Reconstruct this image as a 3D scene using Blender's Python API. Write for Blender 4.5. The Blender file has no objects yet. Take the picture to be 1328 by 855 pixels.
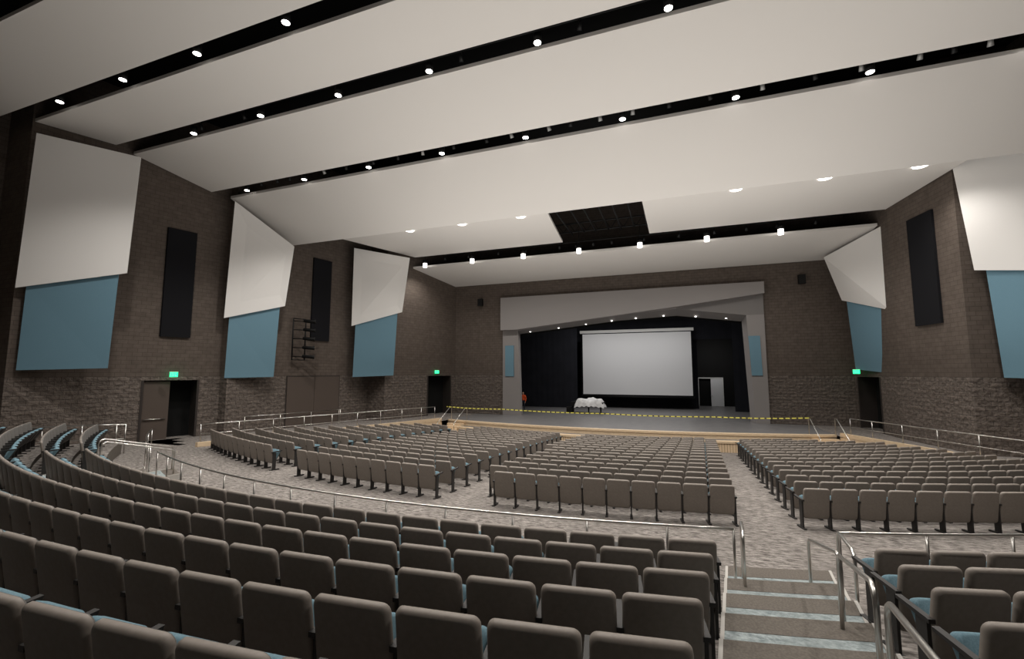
import bpy, bmesh, math, random
from mathutils import Vector, Matrix
random.seed(3)
sc=bpy.context.scene
COL=sc.collection
# ---------------------------------------------------------------- materials
def mat(name,col,rough=0.7,metal=0.0,emit=None,estr=0.0,spec=0.3):
    m=bpy.data.materials.new(name);m.use_nodes=True
    b=m.node_tree.nodes['Principled BSDF']
    b.inputs['Base Color'].default_value=(*col,1);b.inputs['Roughness'].default_value=rough
    b.inputs['Metallic'].default_value=metal
    b.inputs['Specular IOR Level'].default_value=spec
    if emit: b.inputs['Emission Color'].default_value=(*emit,1);b.inputs['Emission Strength'].default_value=estr
    return m
def nt(m): return m.node_tree.nodes,m.node_tree.links,m.node_tree.nodes['Principled BSDF']
def noise_mat(name,c1,c2,scale,rough=0.8,bump=0.0,detail=4,stretch=(1,1,1),lo=.35,hi=.65,spec=.25,metal=0):
    m=mat(name,c1,rough,metal,spec=spec);n,l,b=nt(m)
    tc=n.new('ShaderNodeTexCoord');mp=n.new('ShaderNodeMapping');mp.inputs['Scale'].default_value=stretch
    no=n.new('ShaderNodeTexNoise');no.inputs['Scale'].default_value=scale;no.inputs['Detail'].default_value=detail
    cr=n.new('ShaderNodeValToRGB');cr.color_ramp.elements[0].position=lo;cr.color_ramp.elements[1].position=hi
    cr.color_ramp.elements[0].color=(*c1,1);cr.color_ramp.elements[1].color=(*c2,1)
    l.new(tc.outputs['Object'],mp.inputs[0]);l.new(mp.outputs[0],no.inputs['Vector']);l.new(no.outputs[0],cr.inputs[0]);l.new(cr.outputs[0],b.inputs['Base Color'])
    if bump:
        bu=n.new('ShaderNodeBump');bu.inputs['Strength'].default_value=bump;bu.inputs['Distance'].default_value=0.02
        l.new(no.outputs[0],bu.inputs['Height']);l.new(bu.outputs[0],b.inputs['Normal'])
    return m
def brick_mat(name,c1,c2,mortar,bw,bh,ms,bump,rocky):
    m=mat(name,c1,0.75,spec=.3);n,l,b=nt(m)
    uv=n.new('ShaderNodeUVMap');uv.uv_map='UVMap'
    br=n.new('ShaderNodeTexBrick');br.inputs['Scale'].default_value=1.0
    br.inputs['Brick Width'].default_value=bw;br.inputs['Row Height'].default_value=bh;br.inputs['Mortar Size'].default_value=ms
    br.inputs['Color1'].default_value=(*c1,1);br.inputs['Color2'].default_value=(*c2,1);br.inputs['Mortar'].default_value=(*mortar,1)
    br.inputs['Bias'].default_value=0.0
    l.new(uv.outputs[0],br.inputs['Vector'])
    no=n.new('ShaderNodeTexNoise');no.inputs['Scale'].default_value=5.0 if rocky else 3.0;no.inputs['Detail'].default_value=7
    l.new(uv.outputs[0],no.inputs['Vector'])
    mx=n.new('ShaderNodeMixRGB');mx.blend_type='MULTIPLY';mx.inputs[0].default_value=.5 if rocky else .3
    cr=n.new('ShaderNodeValToRGB');cr.color_ramp.elements[0].position=.3;cr.color_ramp.elements[1].position=.7
    cr.color_ramp.elements[0].color=(.4,.4,.4,1);cr.color_ramp.elements[1].color=(1.35,1.35,1.35,1)
    l.new(no.outputs[0],cr.inputs[0]);l.new(br.outputs['Color'],mx.inputs[1]);l.new(cr.outputs[0],mx.inputs[2]);l.new(mx.outputs[0],b.inputs['Base Color'])
    ad=n.new('ShaderNodeMath');ad.operation='MULTIPLY_ADD';ad.inputs[1].default_value=-.35 if rocky else -1.0
    l.new(br.outputs['Fac'],ad.inputs[0]);
    if rocky: l.new(no.outputs[0],ad.inputs[2])
    else: ad.inputs[2].default_value=1.0
    bu=n.new('ShaderNodeBump');bu.inputs['Strength'].default_value=bump;bu.inputs['Distance'].default_value=.13 if rocky else .02
    l.new(ad.outputs[0],bu.inputs['Height']);l.new(bu.outputs[0],b.inputs['Normal'])
    return m
M_brick=brick_mat('painted_block_brown',(.122,.097,.080),(.108,.085,.070),(.074,.058,.048),.40,.20,.010,.5,False)
M_stone=brick_mat('split_face_stone',(.165,.136,.117),(.138,.113,.097),(.078,.063,.054),.40,.20,.010,.85,True)
M_cloud=mat('ceiling_cloud_white',(.74,.71,.675),.75,spec=.2)
M_panelw=mat('wing_panel_white',(.82,.80,.775),.7,spec=.2)
M_blue=noise_mat('acoustic_blue_fabric',(.14,.255,.325),(.155,.275,.35),60,.9)
M_black=mat('black_acoustic',(.012,.012,.014),.85,spec=.1)
M_void=mat('black_void_paint',(.006,.006,.006),.9)
M_dark=mat('black_steel',(.012,.012,.012),.5,.3)
M_grey=mat('galvanised_grey',(.35,.35,.34),.5,.4)
M_steel=mat('brushed_stainless',(.62,.60,.57),.28,1.0)
M_chair=noise_mat('chair_back_taupe',(.228,.198,.172),(.252,.220,.192),25,.5,spec=.35)
M_chairf=noise_mat('chair_fabric_grey',(.12,.112,.105),(.15,.14,.13),90,.9)
M_seat=noise_mat('chair_seat_bluegrey',(.11,.19,.23),(.15,.24,.285),80,.9)
M_arm=mat('chair_arm_black',(.03,.028,.027),.45)
M_wood=noise_mat('maple_wood',(.66,.50,.33),(.78,.61,.42),6,.4,stretch=(1,1,8),spec=.4)
M_deck=noise_mat('stage_deck_grey',(.155,.152,.155),(.19,.185,.185),2,.4,spec=.5)
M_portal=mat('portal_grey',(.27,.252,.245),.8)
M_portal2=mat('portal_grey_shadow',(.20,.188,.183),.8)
M_curt=noise_mat('stage_drape_black',(.015,.016,.021),(.019,.020,.026),1,.9)
M_screen=mat('projection_screen_white',(.86,.87,.88),.8)
M_white=mat('white_paint',(.8,.8,.78),.5)
M_trim=mat('stair_stringer_grey',(.42,.40,.37),.6)
M_door=mat('door_brown',(.095,.074,.062),.5)
M_frame=mat('door_frame_dark',(.04,.033,.03),.5)
M_slat=mat('wood_slat_groove',(.30,.20,.11),.6)
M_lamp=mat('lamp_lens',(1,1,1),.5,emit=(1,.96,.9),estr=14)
M_lens_glow=mat('small_lens_and_glow',(1,1,1),.5,emit=(1,.96,.9),estr=5)  # portal downlight lenses, and the imitated glow patches under the cloud
M_pend=mat('pendant_glow',(1,1,1),.5,emit=(1,.96,.9),estr=5)
M_green=mat('exit_green',(.02,.4,.15),.5,emit=(.02,1,.35),estr=2.0)
M_orange=mat('orange_jacket',(.85,.12,.03),.7)
M_skin=mat('skin',(.55,.33,.24),.6)
M_jeans=mat('dark_trousers',(.02,.025,.04),.8)
M_hair=mat('dark_hair',(.02,.012,.008),.6)
M_cloth=noise_mat('dust_sheet_white',(.62,.62,.62),(.80,.80,.80),4,.9,bump=.4)
def carpet(name,c1,c2,c3,sx=7,sy=26,lo=.38,hi=.64,mixf=.5):
    m=mat(name,c1,.95,spec=.1);n,l,b=nt(m)
    tc=n.new('ShaderNodeTexCoord')
    mp=n.new('ShaderNodeMapping');mp.inputs['Scale'].default_value=(sx,sy,1)
    no=n.new('ShaderNodeTexNoise');no.inputs['Scale'].default_value=1.0;no.inputs['Detail'].default_value=4;no.inputs['Roughness'].default_value=.75
    mp2=n.new('ShaderNodeMapping');mp2.inputs['Scale'].default_value=(1.6,1.6,1)
    no2=n.new('ShaderNodeTexVoronoi');no2.inputs['Scale'].default_value=1.0;no2.distance='CHEBYCHEV'
    l.new(tc.outputs['Object'],mp.inputs[0]);l.new(mp.outputs[0],no.inputs['Vector'])
    l.new(tc.outputs['Object'],mp2.inputs[0]);l.new(mp2.outputs[0],no2.inputs['Vector'])
    cr=n.new('ShaderNodeValToRGB');e=cr.color_ramp.elements;e[0].position=lo;e[0].color=(*c1,1);e[1].position=hi;e[1].color=(*c2,1)
    sp=n.new('ShaderNodeSeparateColor');l.new(no2.outputs['Color'],sp.inputs[0])
    mx=n.new('ShaderNodeMixRGB');mx.inputs[2].default_value=(*c3,1)
    ml=n.new('ShaderNodeMath');ml.operation='MULTIPLY';ml.inputs[1].default_value=mixf
    l.new(no.outputs[0],cr.inputs[0]);l.new(sp.outputs[0],ml.inputs[0]);l.new(ml.outputs[0],mx.inputs[0]);l.new(cr.outputs[0],mx.inputs[1]);l.new(mx.outputs[0],b.inputs['Base Color'])
    return m
M_carpet=carpet('carpet_grey_pattern',(.075,.066,.06),(.35,.32,.295),(.15,.136,.125),5,17,.40,.62,.45)
M_stair=carpet('carpet_stair_blue',(.15,.18,.185),(.36,.40,.40),(.24,.27,.27),10,16)
M_nose=noise_mat('carpet_nosing_brown',(.10,.088,.075),(.14,.122,.105),40,.95)
M_tape=mat('caution_tape',(.9,.75,.02),.5);n,l,b=nt(M_tape)
tc=n.new('ShaderNodeTexCoord');wv=n.new('ShaderNodeTexWave');wv.inputs['Scale'].default_value=1.0;cr=n.new('ShaderNodeValToRGB');cr.color_ramp.interpolation='CONSTANT'
cr.color_ramp.elements[0].color=(.10,.09,.03,1);cr.color_ramp.elements[1].position=.25;cr.color_ramp.elements[1].color=(.85,.78,.15,1)
l.new(tc.outputs['Object'],wv.inputs[0]);l.new(wv.outputs[1],cr.inputs[0]);l.new(cr.outputs[0],b.inputs['Base Color'])
# ---------------------------------------------------------------- mesh builder
class MB:
    def __init__(s): s.v=[];s.f=[];s.m=[];s.uv=[];s.mats=[];s.sm=[]
    def mi(s,m):
        if m not in s.mats: s.mats.append(m)
        return s.mats.index(m)
    def face(s,pts,m,uv=None,smooth=False):
        i=len(s.v);s.v+= [tuple(p) for p in pts];s.f.append(tuple(range(i,i+len(pts))));s.m.append(s.mi(m));s.uv.append(uv or [(p[0],p[1]) for p in pts]);s.sm.append(smooth)
    def hexa(s,b,t,m):
        s.face(b[::-1],m);s.face(t,m)
        for i in range(4):
            j=(i+1)%4;s.face([b[i],b[j],t[j],t[i]],m)
    def box(s,x0,x1,y0,y1,z0,z1,m):
        s.hexa([(x0,y0,z0),(x1,y0,z0),(x1,y1,z0),(x0,y1,z0)],[(x0,y0,z1),(x1,y0,z1),(x1,y1,z1),(x0,y1,z1)],m)
    def prism(s,poly,d,m,mside=None):
        d=Vector(d);a=[Vector(p) for p in poly];b=[p+d for p in a]
        s.face(a,m);s.face(b[::-1],m)
        for i in range(len(a)):
            j=(i+1)%len(a);s.face([a[i],b[i],b[j],a[j]],mside or m)
    def tube(s,pts,r,m,n=8,cap=True):
        pts=[Vector(p) for p in pts];rings=[]
        up=None
        for i,p in enumerate(pts):
            if i==0: t=pts[1]-p
            elif i==len(pts)-1: t=p-pts[i-1]
            else: t=(pts[i+1]-p).normalized()+(p-pts[i-1]).normalized()
            t.normalize()
            if up is None: up=t.orthogonal().normalized()
            else:
                up=(up-t*up.dot(t))
                up=up.normalized() if up.length>1e-5 else t.orthogonal().normalized()
            bi=t.cross(up);rr=r[i] if isinstance(r,(list,tuple)) else r
            rings.append([p+up*rr*math.cos(2*math.pi*k/n)+bi*rr*math.sin(2*math.pi*k/n) for k in range(n)])
        for a,b in zip(rings,rings[1:]):
            for k in range(n):
                s.face([a[k],a[(k+1)%n],b[(k+1)%n],b[k]],m,smooth=True)
        if cap: s.face(rings[0][::-1],m);s.face(rings[-1],m)
    def obj(s,name,parent=None,weld=True,bevel=0):
        me=bpy.data.meshes.new(name);me.from_pydata(s.v,[],s.f)
        for m in s.mats: me.materials.append(m)
        me.polygons.foreach_set('material_index',s.m);me.polygons.foreach_set('use_smooth',s.sm)
        ul=me.uv_layers.new(name='UVMap')
        k=0
        for u in s.uv:
            for q in u: ul.data[k].uv=q;k+=1
        if weld:
            bm=bmesh.new();bm.from_mesh(me);bmesh.ops.remove_doubles(bm,verts=bm.verts,dist=1e-5)
            bmesh.ops.recalc_face_normals(bm,faces=bm.faces);bm.to_mesh(me);bm.free()
        o=bpy.data.objects.new(name,me);COL.objects.link(o)
        if parent: o.parent=parent
        return o
def cyl(mb,c,r,z0,z1,m,n=16):
    mb.tube([(c[0],c[1],z0),(c[0],c[1],z1)],r,m,n)
# ---------------------------------------------------------------- camera
f=575.0;yaw=math.radians(20);pi_=math.radians(5.56)
F=Vector((-math.sin(yaw)*math.cos(pi_),math.cos(yaw)*math.cos(pi_),math.sin(pi_)))
cd=bpy.data.cameras.new('camera');cam=bpy.data.objects.new('camera',cd);COL.objects.link(cam)
cam.location=(0,0,3.4);cam.rotation_euler=F.to_track_quat('-Z','Y').to_euler();cd.sensor_width=36;cd.lens=f/1328*36;cd.clip_start=.05;cd.clip_end=300
sc.camera=cam
# ---------------------------------------------------------------- room constants
CX,CY=-4.5,45.0        # centre of the front seating arcs
C2=(-4.7,34.0)         # centre of the raised seating arcs
YS=34.2
TOP=17.5
ST=3.2
LW=[(-29.6,-7),(-28.0,10.2),(-26.15,10.2),(-23.95,17.9),(-23.4,17.9),(-21.2,27.2),(-19.7,27.2),(-17.65,YS)]
RW=[(10.8,YS),(11.0,28.5),(11.75,24.2),(14.0,24.2),(16.5,16.0),(19.0,5.0),(22.0,-7)]
def zfloor(x,y):
    R=math.hypot(x-CX,CY-y)
    if y>CY: R=0
    return -min(.9,max(0,(34.3-R))*.062)
def build_wall(name,pts,openings,base=-1.3):
    mb=MB();acc=0
    for i,(a,b) in enumerate(zip(pts,pts[1:])):
        a=Vector(a);b=Vector(b);L=(b-a).length;d=(b-a)/L
        ops=[o for o in openings if o[0]==i]
        def q(s0,s1,z0,z1,m):
            if s1-s0<1e-4: return
            p=a+d*s0;r=a+d*s1
            mb.face([(p.x,p.y,z0),(r.x,r.y,z0),(r.x,r.y,z1),(p.x,p.y,z1)],m,[(acc+s0,z0),(acc+s1,z0),(acc+s1,z1),(acc+s0,z1)])
        cuts=[0]
        for o in ops: cuts+= [o[1],o[2]]
        cuts.append(L)
        for k in range(0,len(cuts),2): q(cuts[k],cuts[k+1],base,ST,M_stone)
        for o in ops:
            if o[3]<ST: q(o[1],o[2],o[3],ST,M_stone)
            q(o[1],o[2],base,0,M_stone)
        q(0,L,ST,TOP,M_brick)
        acc+=L
    return mb.obj(name,weld=False)
def seg_s(pts,i,y):
    a,b=pts[i],pts[i+1];L=math.dist(a,b);return (y-a[1])/(b[1]-a[1])*L
Lop=[(2,seg_s(LW,2,14.6),seg_s(LW,2,16.9),3.0),(6,seg_s(LW,6,31.2),seg_s(LW,6,33.7),3.15)]
Rop=[(0,seg_s(RW,0,33.7),seg_s(RW,0,30.8),3.15)]
build_wall('wall_left',LW,Lop)
build_wall('wall_right',RW,Rop)
build_wall('wall_back',[(22.0,-7),(-29.6,-7)],[])
def recess(name,pts,op,side,depth,leafs):
    i,s0,s1,h=op;a=Vector(pts[i]);b=Vector(pts[i+1]);d=(b-a).normalized();n=Vector((-d.y,d.x))*side
    p=a+d*s0;q=a+d*s1;mb=MB();pb=p+n*depth;qb=q+n*depth
    mb.face([(p.x,p.y,0),(pb.x,pb.y,0),(pb.x,pb.y,h),(p.x,p.y,h)],M_frame)
    mb.face([(q.x,q.y,0),(qb.x,qb.y,0),(qb.x,qb.y,h),(q.x,q.y,h)],M_frame)
    mb.face([(p.x,p.y,h),(pb.x,pb.y,h),(qb.x,qb.y,h),(q.x,q.y,h)],M_frame)
    mb.face([(p.x,p.y,0.005),(pb.x,pb.y,0.005),(qb.x,qb.y,0.005),(q.x,q.y,0.005)],M_carpet)
    mb.face([(pb.x,pb.y,0),(qb.x,qb.y,0),(qb.x,qb.y,h),(pb.x,pb.y,h)],M_void)
    for u in (p,q):
        w=.05
        c=[u-d*w-n*.03,u+d*w-n*.03,u+d*w+n*.05,u-d*w+n*.05]
        mb.hexa([(t.x,t.y,0) for t in c],[(t.x,t.y,h) for t in c],M_frame)
    w=(q-p).length/2
    for k in range(2):
        if k not in leafs: continue
        l0=p+d*(k*w+.02)+n*.12;l1=p+d*((k+1)*w-.02)+n*.12
        c=[l0,l1,l1+n*.05,l0+n*.05]
        mb.hexa([(t.x,t.y,0.01) for t in c],[(t.x,t.y,h-.05) for t in c],M_door)
        b0=l0.lerp(l1,.1)-n*.05;b1=l0.lerp(l1,.9)-n*.05
        mb.tube([(b0.x,b0.y,1.05),(b1.x,b1.y,1.05)],.025,M_steel,6)
    mb.obj(name)
recess('door_1',LW,Lop[0],1,.9,[0])
recess('door_2',LW,Lop[1],1,.9,[])
recess('door_3',RW,Rop[0],1,.9,[])
def flush_door(name,i,y0,y1,h):
    a=Vector(LW[i]);b=Vector(LW[i+1]);d=(b-a).normalized();n=Vector((d.y,-d.x))
    p=a+(b-a)*((y0-a.y)/(b.y-a.y));q=a+(b-a)*((y1-a.y)/(b.y-a.y));mb=MB()
    L=(q-p).length
    for (s0,s1,t,m,z0,z1) in [(0,L,.02,M_frame,0,h),(.06,L/2-.01,.05,M_door,.01,h-.06),(L/2+.01,L-.06,.05,M_door,.01,h-.06)]:
        c=[p+d*s0,p+d*s1,p+d*s1+n*t,p+d*s0+n*t]
        mb.hexa([(t_.x,t_.y,z0) for t_ in c],[(t_.x,t_.y,z1) for t_ in c],m)
    mb.obj(name)
flush_door('door_4',4,21.2,24.9,3.2)
# ---------------------------------------------------------------- floor
mb=MB()
xs=[-30+i*1.0 for i in range(54)];ys=[-7.2+i*.6 for i in range(69)]
for i in range(len(xs)-1):
    for j in range(len(ys)-1):
        x0,x1,y0,y1=xs[i],xs[i+1],ys[j],ys[j+1]
        mb.face([(x0,y0,zfloor(x0,y0)),(x1,y0,zfloor(x1,y0)),(x1,y1,zfloor(x1,y1)),(x0,y1,zfloor(x0,y1))],M_carpet,smooth=True)
mb.obj('floor')
mb=MB();mb.box(-31,25,-8,36,TOP,TOP+.3,M_void);mb.obj('ceiling')
mb=MB()
def wq(x0,x1,z0,z1,m,y=YS): mb.face([(x0,y,z0),(x1,y,z0),(x1,y,z1),(x0,y,z1)],m,[(x0,z0),(x1,z0),(x1,z1),(x0,z1)])
wq(-17.65,-12.6,-1.3,ST,M_stone);wq(-17.65,-12.6,ST,TOP,M_brick)
wq(5.5,10.8,-1.3,ST,M_stone);wq(5.5,10.8,ST,TOP,M_brick)
wq(-12.6,5.5,9.0,TOP,M_brick)
mb.obj('wall_stage',weld=False)
# ---------------------------------------------------------------- raised seating
def arc2(R,x): return (x,C2[1]-math.sqrt(R*R-(x-C2[0])**2))
SP=.81;RISE=.14;R1=28.31;Z1=.49
ROWR=[R1+SP*k for k in range(8)];ROWZ=[Z1+RISE*k for k in range(8)]
def tf(k): return R1-.56+SP*k     # front radius of tier k
mb=MB()
XL,XR=-22.0,15.0;N=60
for k in range(9):
    R0=tf(k);Ra=tf(k+1);z=Z1+RISE*k
    for i in range(N):
        xa=XL+(XR-XL)*i/N;xb=XL+(XR-XL)*(i+1)/N
        a=arc2(R0,xa);b=arc2(R0,xb);c=arc2(Ra,xb);d=arc2(Ra,xa)
        if k==8: c=(xb,-7.1);d=(xa,-7.1)
        mb.face([(*d,z),(*c,z),(*b,z),(*a,z)],M_carpet)
        zz=0 if k==0 else z-RISE
        mb.face([(*a,zz),(*b,zz),(*b,z),(*a,z)],M_nose)
        if i==0: mb.face([(*a,0),(*d,0),(*d,z),(*a,z)],M_nose)
        if i==N-1: mb.face([(*b,0),(*c,0),(*c,z),(*b,z)],M_nose)
mb.obj('raised_seating_floor')
def aisleL(y): return .50+(y-6.3)*.11
def aisleR(y): return 2.0+(y-6.3)*.12
def stair(name,eL,eR,trim=True):
    mb=MB()
    for k in range(-2,9):
        R0=tf(k) if k>=0 else tf(0)+.85*k
        Rn=tf(k+1) if k>=0 else tf(0)+.85*(k+1)
        z=Z1+RISE*k if k>=0 else Z1+(Z1/3)*k
        zb=0 if k<0 else z-.03
        xr=.5 if eL(6)>-5 else eL(6)
        def strip(Ra,Rb,m,dz):
            n=4
            ya=arc2(Ra,xr)[1];yb=arc2(Rb,xr)[1]
            for i in range(n):
                def X(t,y): return eL(y)+(eR(y)-eL(y))*t
                t0,t1=i/n,(i+1)/n
                p=[arc2(Rb,X(t0,yb)),arc2(Rb,X(t1,yb)),arc2(Ra,X(t1,ya)),arc2(Ra,X(t0,ya))]
                mb.hexa([(*q,zb) for q in p],[(*q,z+dz) for q in p],m)
        strip(R0-.012,R0+.36,M_nose,.012)
        strip(R0+.36,Rn,M_stair,.008)
        if trim:
            ya=arc2(R0,xr)[1];yb=arc2(Rn,xr)[1]
            for e,s in ((eL,-1),(eR,1)):
                p=[arc2(R0,e(ya)),arc2(R0,e(ya)+s*.04),arc2(Rn,e(yb)+s*.04),arc2(Rn,e(yb))]
                mb.hexa([(*q,zb) for q in p],[(*q,z+.02) for q in p],M_trim)
    mb.obj(name)
stair('aisle_stair',aisleL,aisleR)
stair('aisle_stair',lambda y:-16.1,lambda y:-15.0)
# ---------------------------------------------------------------- chair
def rrect(w,h,r,n=6):
    pts=[]
    for cx,cy,a0 in [(w/2-r,h/2-r,0),(-w/2+r,h/2-r,90),(-w/2+r,-h/2+r,180),(w/2-r,-h/2+r,270)]:
        for i in range(n):
            a=math.radians(a0+90*i/(n-1));pts.append((cx+r*math.cos(a),cy+r*math.sin(a)))
    return pts
def pad(mb,w,h,r,t,xf,mf,mb_,curve=0.0,crown=.012,wt=1.0):
    def shape(sc_,y,dy=0):
        out=[]
        for x,z in rrect(w*1.0-(1-sc_)*.08,h-(1-sc_)*.08,r):
            tx=x*(1+(wt-1)*(z/h))
            out.append(xf@Vector((tx,y-curve*(1-(2*x/w)**2)+dy,z)))
        return out
    L=[shape(.35,-t/2-crown),shape(.75,-t/2-crown*.6),shape(1,-t/2+.008),shape(1,t/2-.008),shape(.75,t/2+crown*.5),shape(.35,t/2+crown)]
    n=len(L[0])
    for k,(a,b) in enumerate(zip(L,L[1:])):
        for i in range(n):
            j=(i+1)%n
            mb.face([a[i],a[j],b[j],b[i]],mb_ if k<3 else mf,smooth=True)
    mb.face(L[0],mb_,smooth=True);mb.face(L[-1][::-1],mf,smooth=True)
def make_chair(both,W=.535):
    mb=MB()
    xf=Matrix.Translation((0,-.015,.56))@Matrix.Rotation(math.radians(9),4,'X')
    pad(mb,W,.67,.06,.045,xf,M_chairf,M_chair,curve=.022,wt=.97)
    xf=Matrix.Translation((0,.17,.48))@Matrix.Rotation(math.radians(-28),4,'X')
    pad(mb,W-.075,.40,.06,.075,xf,M_arm,M_seat,crown=.02)
    h=W/2+.0155
    for sx in ((-1,1) if both else (-1,)):
        x=sx*h
        mb.box(x-.015,x+.015,-.02,.10,.03,.60,M_arm)
        mb.box(x-.03,x+.03,-.10,.22,0,.03,M_arm)
        mb.hexa([(x-.026,-.06,.60),(x+.026,-.06,.60),(x+.026,.30,.63),(x-.026,.30,.63)],[(x-.026,-.06,.635),(x+.026,-.06,.635),(x+.026,.31,.66),(x-.026,.31,.66)],M_arm)
    mb.tube([(h-.012,.06,.40),(-h,.06,.40)],.018,M_arm,6)
    return mb
def chair_mesh(both,W):
    s=make_chair(both,W).obj('auditorium_chair');me=s.data;bpy.data.objects.remove(s);return me
ME={.57:(chair_mesh(False,.535),chair_mesh(True,.535)),.60:(chair_mesh(False,.565),chair_mesh(True,.565))}
def row(C,R,z,x0,x1,anchor='R',P=.57,ok=None):
    t0=math.asin((x0-C[0])/R);t1=math.asin((x1-C[0])/R);n=int((t1-t0)*R/P+.15)
    if n<1: return
    dt=P/R
    for i in range(n):
        th=(t1-dt*(i+.5)) if anchor=='R' else (t0+dt*(n-1-i+.5))
        X,Y=C[0]+R*math.sin(th),C[1]-R*math.cos(th)
        if ok and not ok(X,Y): continue
        o=bpy.data.objects.new('auditorium_chair',ME[P][1 if i==0 else 0]);COL.objects.link(o)
        o.location=(X,Y,z(X,Y) if callable(z) else z);o.rotation_euler=(0,0,th)
def wallx(pts,y):
    for a,b in zip(pts,pts[1:]):
        lo,hi=min(a[1],b[1]),max(a[1],b[1])
        if hi-lo>1e-6 and lo<=y<=hi: return a[0]+(b[0]-a[0])*(y-a[1])/(b[1]-a[1])
    return pts[0][0]
for k,(R,z) in enumerate(zip(ROWR,ROWZ)):
    yy=arc2(R,.3)[1]
    row(C2,R,z,-14.9,aisleL(yy)-.06,'R',.60)
    row(C2,R,z,aisleR(yy)+.10,13.5,'L',.60)
    if k<4: row(C2,R,z,-21.6,-16.25,'R',.60)
FC=(CX,CY)
def arc_pt(R,x): return (x,CY-math.sqrt(R*R-(x-CX)**2))
LE=[(-20.7,14.6),(-15.6,28.3)];RE=[(14.0,15.0),(8.2,28.6)]
def lex(E,y): return E[0][0]+(E[1][0]-E[0][0])*(y-E[0][1])/(E[1][1]-E[0][1])
def apron_y(x,c=27.4,k=.0125): return c+k*(x+3.65)**2
def okf(X,Y):
    if Y>apron_y(X)-1.75: return False
    if (X<-13.2 or X>6.3) and Y>25.9: return False
    if Y>14.6 and X<lex(LE,Y)+.75: return False
    if Y>15 and X>lex(RE,Y)-.75: return False
    return True
for j in range(16):
    R=34.05-.94*j
    yr=arc_pt(R,1.2)[1]
    row(FC,R,zfloor,-20.1 if R>15.7 else -19,-13.35,'R',ok=okf)
    row(FC,R,zfloor,-12.15,-6.2,'R',ok=okf)
    row(FC,R,zfloor,-4.55 if j==0 else -5.15,1.2+.05*(yr-11.4),'R',ok=okf)
    row(FC,R,zfloor,2.55+.03*(yr-11.4),13.0,'L',ok=okf)
# ---------------------------------------------------------------- side walkways
def walkway(name,E,W,sgn):
    mb=MB()
    n=14
    for i in range(n):
        ya=E[0][1]+(E[1][1]-E[0][1])*i/n;yb=E[0][1]+(E[1][1]-E[0][1])*(i+1)/n
        xa,xb=lex(E,ya),lex(E,yb)
        wa,wb=wallx(W,ya+.001)+sgn*.02,wallx(W,yb-.001)+sgn*.02
        mb.face([(xa,ya,.0),(xb,yb,.0),(wb,yb,.0),(wa,ya,.0)],M_carpet)
        mb.face([(xa,ya,.0),(xb,yb,.0),(xb,yb,-1.2),(xa,ya,-1.2)],M_wood)
        c=[(xa,ya),(xb,yb),(xb-sgn*.14,yb),(xa-sgn*.14,ya)]
        mb.hexa([(*p,-.05) for p in c],[(*p,.20) for p in c],M_wood)
    mb.obj(name)
walkway('side_walkway',LE,LW,1)
walkway('side_walkway',RE,RW,-1)
# ---------------------------------------------------------------- stage
mb=MB()
n=40;xa0,xb0=-15.6,8.2
def apron(mb,off,z,zb,top,edge,x0,x1,yback,m0=M_wood):
    for i in range(n):
        a=x0+(x1-x0)*i/n;b=x0+(x1-x0)*(i+1)/n
        ya,yb=apron_y(a)-off,apron_y(b)-off
        mb.face([(a,ya,z),(b,yb,z),(b,yback,z),(a,yback,z)],top)
        mb.face([(a,ya,zb),(b,yb,zb),(b,yb,z),(a,ya,z)],edge)
        c=[(a,ya-.05),(b,yb-.05),(b,yb+.36),(a,ya+.36)]
        mb.hexa([(*p,z-.10) for p in c],[(*p,z+.012) for p in c],m0)
apron(mb,0,0.0,-.35,M_deck,M_wood,xa0,xb0,YS+.2)
apron(mb,.9,-.32,-1.0,M_deck,M_wood,-14.2,6.8,29.5)
mb.face([(-19.3,28.2,0.003),(-15.5,28.2,.003),(-15.5,YS,.003),(-17.7,YS,.003)],M_carpet)
mb.face([(8.2,28.4,.003),(10.95,28.4,.003),(10.75,YS,.003),(8.2,YS,.003)],M_carpet)
mb.box(-21,14,YS,51,-.3,0.002,M_deck)
for i in range(150):
    x=-14.1+i*.14
    y=apron_y(x)-.9
    mb.box(x,x+.02,y-.012,y+.01,-.98,-.42,M_slat)
mb.obj('stage')
# portal frame
mb=MB()
Yp=34.0
def pf(pts,y): return [(x,y,z) for x,z in pts]
inner=[(-11.6,0),(-11.84,6.8),(-3.9,7.75),(0.3,8.0),(4.8,7.35),(5.04,0)]
def quad2(a,b,c,d,y,m): mb.face([(p[0],y,p[1]) for p in (a,b,c,d)],m)
quad2((-13.18,0),(-11.6,0),(-11.84,6.8),(-13.18,6.8),Yp,M_portal)
quad2((5.04,0),(5.9,0),(5.88,7.35),(4.8,7.35),Yp,M_portal)
quad2((-13.18,6.8),(-11.84,6.8),(-3.9,7.75),(-13.18,9.5),Yp,M_portal)
quad2((-3.9,7.75),(.3,8.0),(.3,9.52),(-13.18,9.5),Yp,M_portal)
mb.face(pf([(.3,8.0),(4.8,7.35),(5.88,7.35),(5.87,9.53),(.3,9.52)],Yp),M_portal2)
back=[(-11.75,0),(-11.95,6.6),(-3.9,7.4),(0.3,7.6),(4.6,7.0),(4.85,0)]
for i in range(5):
    a,b=inner[i],inner[i+1];c,d=back[i+1],back[i]
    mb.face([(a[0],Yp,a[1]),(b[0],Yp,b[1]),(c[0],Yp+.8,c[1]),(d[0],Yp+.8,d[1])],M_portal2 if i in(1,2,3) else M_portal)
mb.face([(-13.18,Yp,0),(-13.18,YS,0),(-13.18,YS,9.5),(-13.18,Yp,9.5)],M_portal)
mb.face([(5.9,Yp,0),(5.9,YS,0),(5.87,YS,9.53),(5.87,Yp,9.53)],M_portal)
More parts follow.
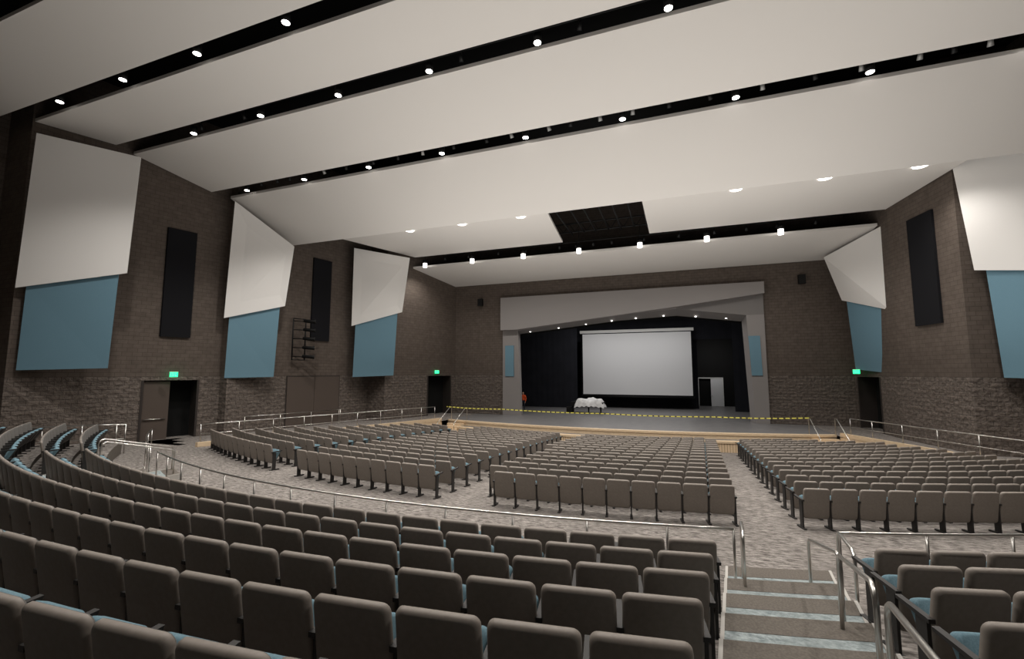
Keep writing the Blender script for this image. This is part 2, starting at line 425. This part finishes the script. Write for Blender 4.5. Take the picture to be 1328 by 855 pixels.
mb.face([(-13.18,Yp,9.5),(5.87,Yp,9.53),(5.87,YS,9.53),(-13.18,YS,9.5)],M_portal)
mb.prism([(-13.22,Yp,9.52),(5.9,Yp,9.55),(5.9,Yp,8.75),(0.4,Yp,8.12),(-11.9,Yp,6.85),(-13.22,Yp,6.85)],(0,-.45,0),M_portal)
mb.face([(-21,YS+.9,7.2),(-11.9,YS+.9,6.5),(-3.9,YS+.9,7.3),(.3,YS+.9,7.5),(4.6,YS+.9,6.9),(14,YS+.9,7),(14,YS+.9,14),(-21,YS+.9,14)],M_void)
portal=mb.obj('proscenium_portal',weld=False)
mb=MB()
mb.prism([(-12.95,Yp-.06,3.1),(-12.2,Yp-.06,3.1),(-12.2,Yp-.06,5.6),(-12.95,Yp-.06,5.6)],(0,.05,0),M_blue)
mb.prism([(4.95,Yp-.06,3.2),(5.6,Yp-.06,3.2),(5.55,Yp-.06,5.9),(4.85,Yp-.06,5.9)],(0,.05,0),M_blue)
mb.obj('portal_accent_panels')
mb=MB()
for x,z in [(-11.0,6.75),(-8.6,6.98),(-6.4,7.2),(-4.4,7.38),(-2.6,7.5),(-.6,7.6),(1.6,7.45),(3.6,7.25)]:
    cyl(mb,(x,Yp+.6),.06,z-.03,z+.03,M_lens_glow,12)
mb.obj('portal_downlights')
mb=MB()
mb.face([(-21,50,0),(14,50,0),(14,50,14),(-21,50,14)],M_void)
mb.face([(-21,YS,0),(-21,50,0),(-21,50,14),(-21,YS,14)],M_void)
mb.face([(14,YS,0),(14,50,0),(14,50,14),(14,YS,14)],M_void)
mb.face([(-21,YS,14),(14,YS,14),(14,50,14),(-21,50,14)],M_void)
mb.obj('wall_stage_house',weld=False)
def drape(x0,x1,y,z0,z1,name):
    mb=MB();N=int((x1-x0)/.12);pr=None
    for i in range(N+1):
        x=x0+(x1-x0)*i/N;yy=y+.006*math.sin(i*1.35)
        if pr: mb.face([(pr[0],pr[1],z0),(x,yy,z0),(x,yy,z1),(pr[0],pr[1],z1)],M_curt,smooth=True)
        pr=(x,yy)
    mb.obj(name)
drape(-19.5,-8.9,43.2,.02,9.5,'stage_curtain')
drape(4.9,12,43.4,.02,9.5,'stage_curtain')
drape(-20,12,44.8,6.5,11,'stage_valance')
drape(-9,2.1,45.5,.02,9.5,'stage_curtain')
mb=MB()
mb.box(-8.6,1.66,44,44.02,1.12,7.28,M_black)
mb.face([(-8.5,43.98,1.3),(1.56,43.98,1.3),(1.56,43.98,7.2),(-8.5,43.98,7.2)],M_screen)
mb.box(-8.75,1.8,43.9,44.15,7.28,7.55,M_white)
mb.tube([(-8.7,43.98,1.1),(1.75,43.98,1.1)],.06,M_dark,8)
mb.obj('projection_screen')
mb=MB()
mb.box(2.25,2.35,49.8,49.95,0,2.85,M_white);mb.box(4.55,4.65,49.8,49.95,0,2.85,M_white);mb.box(2.25,4.65,49.8,49.95,2.8,2.9,M_white)
mb.hexa([(3.45,49.4,0.02),(4.55,49.75,0.02),(4.55,49.8,0.02),(3.45,49.45,0.02)],[(3.45,49.4,2.78),(4.55,49.75,2.78),(4.55,49.8,2.78),(3.45,49.45,2.78)],M_screen)
mb.box(3.5,3.56,49.3,49.42,1.0,1.1,M_steel)
mb.obj('door_5')
pn=bpy.data.objects.new('covered_grand_piano',None);COL.objects.link(pn)
mb=MB()
mb.box(-8.3,-5.6,37.2,38.6,.62,.95,M_dark)
for x,y in [(-8.1,37.4),(-5.8,37.4),(-7,38.5)]: mb.tube([(x,y,0),(x,y,.62)],[.05,.08],M_dark,8)
mb.box(-8.7,-8.2,37.4,38.2,.0,.5,M_dark)
o=mb.obj('piano_body',pn)
mb=MB();nx,ny=28,16
def clz(u,v):
    x=-8.0+2.5*u;y=37.05+1.7*v
    e=min(u,1-u)*2.5;g=min(v,1-v)*1.7;d=min(e,g)
    z=1.08+.12*math.sin(u*9)*math.sin(v*5)+.10*math.sin(u*3.1)
    if d<.22: z-= (.22-d)*2.6+.05*math.sin(u*40+v*30)
    return (x,y,z)
for i in range(nx):
    for j in range(ny):
        mb.face([clz(i/nx,j/ny),clz((i+1)/nx,j/ny),clz((i+1)/nx,(j+1)/ny),clz(i/nx,(j+1)/ny)],M_cloth,smooth=True)
mb.obj('dust_sheet',pn)
# ---------------------------------------------------------------- ceiling clouds
def cloud(name,y0,z0,y1,z1,xl0,xl1,xr0,xr1,th=.14):
    mb=MB()
    mb.hexa([(xl0,y0,z0),(xr0,y0,z0),(xr1,y1,z1),(xl1,y1,z1)],[(xl0,y0,z0+th),(xr0,y0,z0+th),(xr1,y1,z1+th),(xl1,y1,z1+th)],M_cloud)
    return mb.obj(name)
cloud('ceiling_cloud',-4.5,15.3,0.4,15.2,-29.2,-28.9,21.3,20.1)
cloud('ceiling_cloud',1.1,15.1,6.0,14.9,-28.7,-28.3,19.9,18.7)
cloud('ceiling_cloud',6.9,14.8,9.5,14.42,-28.2,-27.9,18.5,17.9)
cloud('ceiling_cloud',10.25,14.42,12.85,14.5,-26.1,-25.3,17.7,17.1)
cloud('ceiling_cloud',13.5,14.3,16.9,13.55,-25.1,-24.2,16.9,16.2)
cloud('ceiling_cloud',17.6,13.36,20.8,11.33,-23.6,-22.4,15.9,14.9)
cloud('ceiling_cloud',21.5,12.3,28.5,12.12,-21.2,-18.2,-6.2,-6.75)
cloud('ceiling_cloud',21.5,12.3,28.5,12.12,-1.3,-1.17,12.1,10.95)
cloud('ceiling_cloud',29.5,11.55,34.15,10.84,-19.0,-17.7,10.9,10.75)
mb=MB()
for y in (13.2,17.25,9.85,24.5,29.0):
    z=15.0 if y<15 else (14.2 if y<20 else 12.9)
    for dz in (0,.6): mb.tube([(-22 if y<27 else -18,y,z+dz),(11.3 if y<27 else 10.5,y,z+dz)],.05,M_dark,6)
    x=-22 if y<27 else -18
    while x<(11 if y<27 else 10):
        mb.tube([(x,y,z),(x+.4,y,z+.6)],.025,M_dark,5,False);mb.tube([(x+.4,y,z+.6),(x+.8,y,z)],.025,M_dark,5,False);x+=.8
for i in range(7):
    xx=-6.1+i*.8
    mb.tube([(xx,22,12.6+.1*(i%2)),(xx,28.6,12.6+.1*(i%2))],.05,M_dark,6)
mb.obj('catwalk_truss')
mb=MB()
for (y,z,x0,x1,st) in ((17.35,13.75,-21,12,1.35),(13.3,14.6,-20,12,4.2),(29.15,12.0,-16,9.5,1.9)):
    mb.tube([(x0,y,z+.25),(x1,y,z+.25)],.03,M_grey if y>17 and y<20 else M_dark,6)
    x=x0
    while x<x1:
        a=random.uniform(-.5,.5);L=.26
        p=Vector((x,y,z));d=Vector((math.sin(a)*.5,.5*math.cos(a),-.8)).normalized()
        mb.tube([p-d*L/2,p+d*L/2],[.06,.085],M_grey if (random.random()<.5 and y>17 and y<20) else M_dark,8)
        mb.tube([p,(x,y,z+.25)],.015,M_dark,5)
        x+=st*random.uniform(.6,1.3)
mb.obj('theatre_spotlights')
# ---------------------------------------------------------------- wing panels
def wing(name,nt_,nb,ft,fb,bzn,bzf,lean):
    e=bpy.data.objects.new(name,None);COL.objects.link(e)
    nt_,nb,ft,fb=map(Vector,(nt_,nb,ft,fb))
    nrm=(ft-nt_).cross(nb-nt_).normalized()*.06
    mb=MB();mb.prism([nt_,ft,fb,nb],nrm,M_panelw);mb.obj('white_reflector',e)
    w=Vector((lean*.10,.05,0))
    d=fb-nb;a=nb+d*.09+w;b=nb+d*.92+w
    a.z+=.15;b.z+=.15
    an=Vector((a.x+lean*.10,a.y,bzn));bn=Vector((b.x+lean*.22,b.y,bzf))
    mb=MB();mb.prism([a,b,bn,an],nrm*1.3,M_blue);mb.obj('blue_absorber',e)
wing('wing_panel',(-25.5,10.1,13.7),(-25.85,10.1,6.95),(-23.15,12.75,13.45),(-23.45,12.75,7.95),3.5,3.6,-1)
wing('wing_panel',(-23.1,17.5,13.1),(-23.4,17.5,6.42),(-21.2,20.0,10.95),(-21.7,20.0,7.36),3.1,3.15,-1)
wing('wing_panel',(-20.9,24.9,12.15),(-20.9,24.9,6.62),(-17.95,27.4,11.78),(-18.5,27.4,7.8),3.1,3.2,-1)
wing('wing_panel',(11.05,29.3,11.45),(11.1,29.3,6.77),(9.3,33.0,10.75),(10.1,33.0,7.92),3.35,3.6,1)
wing('wing_panel',(14.2,21.2,13.1),(14.5,21.2,6.9),(11.72,24.05,12.65),(12.12,24.05,7.72),3.1,3.2,1)
def wallpanel(name,p,q,z0,z1,n,m=M_black):
    mb=MB();p=Vector((*p,0));q=Vector((*q,0));n=Vector((*n,0))
    mb.prism([(p.x,p.y,z0),(q.x,q.y,z0),(q.x,q.y,z1),(p.x,p.y,z1)],n,m);return mb.obj(name)
def onw(W,y,s=0): return (wallx(W,y)+s*.01,y)
def black(W,y0,y1,z0,z1,s): wallpanel('black_acoustic_panel',onw(W,y0,s),onw(W,y1,s),z0,z1,(s*.1,0))
black(LW,15.1,16.35,5.25,11.0,1)
black(LW,22.6,23.9,5.5,11.0,1)
black(RW,27.0,25.4,5.65,10.95,-1)
# ---------------------------------------------------------------- light fixtures
WARM=(1,.955,.90)
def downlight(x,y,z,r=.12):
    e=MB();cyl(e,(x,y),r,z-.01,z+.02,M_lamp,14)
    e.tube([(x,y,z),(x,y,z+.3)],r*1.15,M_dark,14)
    e.obj('cloud_glow_disc')
def spot(x,y,z,e,ang=120,size=.3,col=WARM,aim=None):
    l=bpy.data.lights.new('spot_lamp','SPOT');l.energy=e;l.spot_size=math.radians(ang);l.spot_blend=.8;l.shadow_soft_size=size;l.color=col
    o=bpy.data.objects.new('spot_lamp',l);COL.objects.link(o);o.location=(x,y,z)
    if aim: o.rotation_euler=(Vector(aim)-Vector((x,y,z))).to_track_quat('-Z','Y').to_euler()
E=970
for k in range(7):
    x=-23.4+4.05*k;downlight(x,9.85,14.5)
    if k%2==1: spot(x,9.85,14.4,E*1.8)
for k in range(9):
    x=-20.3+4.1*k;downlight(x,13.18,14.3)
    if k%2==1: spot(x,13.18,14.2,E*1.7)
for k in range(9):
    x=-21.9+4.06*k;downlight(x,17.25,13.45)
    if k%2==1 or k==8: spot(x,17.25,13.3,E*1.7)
for x in (-15.2,-11.6,-7.9,3.1,6.75,10.2):
    mbx=MB();cyl(mbx,(x,23.1),.27,12.2,12.23,M_lens_glow,20);mbx.obj('cloud_glow_disc')  # emissive disc stands in for a patch of glow on the cloud
    spot(x,23.1,12.05,E*.6,140)
for k in range(7):
    x=-17.6+3.95*k;y=28.95
    mbx=MB();cyl(mbx,(x,y),.15,11.4,11.7,M_pend,16);mbx.tube([(x,y,11.7),(x,y,11.95)],.18,M_dark,16);mbx.tube([(x,y,11.95),(x,y,12.9)],.02,M_dark,6)
    mbx.obj('pendant_light');spot(x,y,11.3,E*.42,150)
for k in range(3): spot(-15+11*k,3.5,14.6,E*1.9)
def area(x,y,z,sx,sy,e,rot=(math.pi,0,0),col=WARM):
    l=bpy.data.lights.new('unseen_fill_light','AREA');l.shape='RECTANGLE';l.size=sx;l.size_y=sy;l.energy=e;l.color=col
    o=bpy.data.objects.new('unseen_fill_light',l);COL.objects.link(o);o.location=(x,y,z);o.rotation_euler=rot
area(-2.0,11.5,3.9,26,12,900)  # added fill lamp facing up to brighten the ceiling, no fixture
area(-3.5,22,3.9,24,10,950)  # second added uplight, unseen, for the ceiling nearer the stage
area(-3.6,39,8.5,12,4,470,(0,0,0),(1,.97,.95))
area(3.5,47,6,3,1,60,(math.radians(40),0,0),(1,.97,.95))  # unseen lamp added to brighten the open stage door
# ---------------------------------------------------------------- exit signs
def exit_sign(x,y,z,rz):
    e=bpy.data.objects.new('exit_sign',None);COL.objects.link(e);e.location=(x,y,z);e.rotation_euler=(0,0,rz)
    mb=MB();mb.box(-.17,.17,-.03,.03,-.12,.12,M_green);mb.box(-.18,.18,-.02,.02,.12,.15,M_white);mb.obj('sign_box',e)
    mb=MB()
    for i,x0 in enumerate((-.14,-.07,.0,.07)):
        mb.box(x0,x0+.015,-.036,-.03,-.08,.08,M_white)
        if i!=2: mb.box(x0,x0+.05,-.036,-.03,.065,.08,M_white);mb.box(x0,x0+.05,-.036,-.03,-.08,-.065,M_white)
    mb.obj('sign_letters',e)
exit_sign(-24.2,15.6,3.3,math.radians(50))
exit_sign(-18.1,31.9,3.45,math.radians(50))
exit_sign(10.35,32.4,3.45,math.radians(-20))
mb=MB()
wx,wy=-22.35,21.3
for dx,dy in ((0,0),(.25,.75)): mb.tube([(wx+dx,wy+dy,4.2),(wx+dx,wy+dy,6.8)],.04,M_dark,6)
for z in (4.2,6.8): mb.tube([(wx,wy,z),(wx+.25,wy+.75,z)],.03,M_dark,6)
for i in range(5):
    z=4.4+i*.56
    mb.tube([(wx,wy,z),(wx+.9,wy+.75,z)],.03,M_dark,6)
    mb.tube([(wx+.5,wy+.3,z+.02),(wx+.95,wy+.75,z-.02),(wx+1.0,wy+.8,z-.02)],[.10,.12,.15],M_dark,10)
mb.obj('wall_stage_light_ladder')
mb=MB();mb.box(-15.4,-15.0,33.8,34.1,9.0,9.6,M_dark);mb.tube([(-15.2,34.19,9.3),(-15.2,33.8,9.3)],.04,M_dark);mb.obj('wall_speaker')
mb=MB();mb.box(8.0,8.4,33.8,34.1,9.3,9.9,M_dark);mb.tube([(8.2,34.19,9.6),(8.2,33.8,9.6)],.04,M_dark);mb.obj('wall_speaker')
# ---------------------------------------------------------------- railings
def railing(name,pts,h=1.0,r=.022,post=1.3,mids=()):
    mb=MB();P=[Vector(p) for p in pts]
    mb.tube([p+Vector((0,0,h)) for p in P],r,M_steel,8)
    for m_ in mids: mb.tube([p+Vector((0,0,m_)) for p in P],r*.7,M_steel,6)
    acc=0;nxt=0
    for a,b in zip(P,P[1:]):
        L=(b-a).length
        while nxt<=acc+L+1e-6:
            q=a.lerp(b,(nxt-acc)/L);mb.tube([q,q+Vector((0,0,h))],r*.9,M_steel,6)
            mb.tube([q,q+Vector((0,0,.015))],.05,M_steel,8)
            nxt+=post
        acc+=L
    q=P[-1];mb.tube([q,q+Vector((0,0,h))],r*.9,M_steel,6)
    return mb.obj(name)
RR=26.72
def arc_line(x0,x1,z,n=30): return [(*arc2(RR,x0+(x1-x0)*i/n),z) for i in range(n+1)]
railing('guard_railing',arc_line(-14.9,.78,0),1.0,.022,1.25)
railing('guard_railing',arc_line(2.25,13.8,0),1.0,.022,1.25)
railing('guard_railing',arc_line(-21.0,-16.2,0),1.0,.022,1.25)
def hoop(name,a,b,h=.95,r=.022):
    mb=MB()
    a=Vector(a);b=Vector(b);d=(b-a);d.z=0;d.normalize()
    A=a+Vector((0,0,h));B=b+Vector((0,0,h))
    pts=[a,A-Vector((0,0,.14))]
    for t in (.25,.5,.75,1.0):
        an=t*math.pi/2;pts.append(A-Vector((0,0,.14))+Vector((0,0,.14*math.sin(an)))+d*.14*(1-math.cos(an)))
    for t in (1.0,.75,.5,.25):
        an=t*math.pi/2;pts.append(B-Vector((0,0,.14))+Vector((0,0,.14*math.sin(an)))-d*.14*(1-math.cos(an)))
    pts+=[B-Vector((0,0,.14)),b]
    mb.tube(pts,r,M_steel,10)
    for q in (a,b): mb.tube([q,q+Vector((0,0,.015))],.05,M_steel,10)
    mb.obj(name)
hoop('stair_handrail',(.92,8.15,0),(.86,7.45,0.0),1.06)
hoop('stair_handrail',(1.80,8.0,.0),(1.72,6.3,.34))
hoop('stair_handrail',(1.62,6.0,.49),(1.42,4.4,.77))
hoop('stair_handrail',(1.32,3.9,.91),(1.12,2.4,1.05))
hoop('stair_handrail',(2.2,8.1,0),(2.13,7.2,0.0),1.06)
hoop('stair_handrail',(-15.2,10.0,0),(-15.2,8.0,.49))
hoop('stair_handrail',(-15.9,10.4,0),(-15.9,8.3,.49))
def lineE(E,off,y0,y1,z=0.05,n=8): return [(lex(E,y0+(y1-y0)*i/n)+off,y0+(y1-y0)*i/n,z) for i in range(n+1)]
railing('walkway_railing',lineE(LE,-.20,14.8,27.9),.95,.022,1.6,(.5,))
railing('walkway_railing',lineE(RE,.20,15.2,28.2),.95,.022,1.6,(.5,))
railing('wall_handrail',[(-23.1,18.9,0),(-22.6,20.5,0),(-21.5,24.8,0)],.9,.02,2.0)
railing('wall_handrail',[(13.4,22.5,0),(15.2,16,0),(16.6,10,0)],.9,.02,2.0)
railing('walkway_railing',[(-26.5,8.0,0),(-24.3,10.3,0),(-23.0,11.8,0),(-22.0,12.4,0)],1.2,.024,1.2,(.6,))
for xs0 in (-15.3,6.9):
    mb=MB()
    for i in range(5):
        yb=apron_y(xs0+.6)-.1
        z=-.17*(i+1)
        mb.box(xs0,xs0+1.3,yb-.3*(i+1),yb-.3*i,-1.0,z,M_wood)
    for xx in (xs0+.03,xs0+1.27):
        mb.tube([(xx,yb+.3,-.0),(xx,yb+.3,.9),(xx,yb-.0,.9),(xx,yb-1.7,-.0),(xx,yb-1.7,-.9)],.022,M_steel,8)
    mb.obj('stage_stair')
mb=MB();pr=None
TP=[(-15.2,28.25,.98),(-11.0,28.1,.93),(-4,27.9,.86),(2.0,28.2,.84),(6.95,28.7,.9)]
pts=[]
for a,b in zip(TP,TP[1:]):
    for i in range(10):
        t=i/10;p=Vector(a).lerp(Vector(b),t);p.z-=.05*math.sin(math.pi*t);pts.append(p)
pts.append(Vector(TP[-1]))
for a,b in zip(pts,pts[1:]): mb.face([a,b,b+Vector((0,.01,.06)),a+Vector((0,.01,.06))],M_tape)
mb.obj('caution_tape')
# ---------------------------------------------------------------- person
def skin_obj(name,verts,edges,radii,mats,root,parent):
    me=bpy.data.meshes.new(name);me.from_pydata(verts,edges,[]);o=bpy.data.objects.new(name,me);COL.objects.link(o)
    for m in mats: me.materials.append(m)
    o.modifiers.new('skin','SKIN')
    for i,r in enumerate(radii):
        me.skin_vertices[0].data[i].radius=(r,r*.85) if not isinstance(r,tuple) else r
        me.skin_vertices[0].data[i].use_root=(i==root)
    s=o.modifiers.new('sub','SUBSURF');s.levels=2;s.render_levels=2
    o.parent=parent
    return o
pe=bpy.data.objects.new('standing_person',None);COL.objects.link(pe)
V=[(0,0,.95),(0,0,1.12),(0,0,1.36),(0,0,1.47),(0.19,0,1.41),(.25,.02,1.14),(.23,-.10,.90),(-.19,0,1.41),(-.25,.02,1.14),(-.23,-.10,.90)]
skin_obj('jacket',V,[(0,1),(1,2),(2,3),(2,4),(4,5),(5,6),(2,7),(7,8),(8,9)],[(.17,.12),(.155,.11),(.18,.12),(.065,.065),.068,.055,.045,.068,.055,.045],[M_orange],0,pe)
V=[(0,0,.95),(.09,0,.90),(.10,-.01,.50),(.11,.02,.09),(.11,-.15,.045),(-.09,0,.90),(-.10,-.01,.50),(-.11,.02,.09),(-.11,-.15,.045)]
skin_obj('trousers',V,[(0,1),(1,2),(2,3),(3,4),(0,5),(5,6),(6,7),(7,8)],[(.16,.12),.09,.065,.05,.045,.09,.065,.05,.045],[M_jeans],0,pe)
V=[(0,0,1.46),(0,-.01,1.54),(0,-.01,1.63),(0,0,1.71),(0,-.095,1.615)]
skin_obj('head',V,[(0,1),(1,2),(2,3),(2,4)],[.055,.062,.082,.07,.018],[M_skin],0,pe)
V=[(0,.02,1.66),(0,.02,1.73)];skin_obj('hair',V,[(0,1)],[.088,.07],[M_hair],0,pe)
for sx in (1,-1):
    V=[(.23*sx,-.10,.90),(.23*sx,-.115,.83)];E_=[(0,1)];Rr=[.03,.036]
    for k,(dx,L) in enumerate(((-.026,.07),(-.009,.08),(.009,.075),(.026,.06))):
        i=len(V);V+=[(.23*sx,-.12+dx,.80),(.23*sx-.01*sx,-.13+dx,.80-L*.6),(.23*sx-.02*sx,-.12+dx,.80-L)];E_+=[(1,i),(i,i+1),(i+1,i+2)];Rr+=[.010,.009,.008]
    i=len(V);V+=[(.21*sx,-.15,.84),(.20*sx,-.165,.80)];E_+=[(1,i),(i,i+1)];Rr+=[.011,.009]
    skin_obj('hand',V,E_,Rr,[M_skin],0,pe)
pe.location=(-12.5,37.2,0.0)
w=bpy.data.worlds.new('world');sc.world=w;w.use_nodes=True
w.node_tree.nodes['Background'].inputs[0].default_value=(.02,.02,.02,1);w.node_tree.nodes['Background'].inputs[1].default_value=.3
sc.view_settings.view_transform='Standard'
sc.view_settings.exposure=0.0
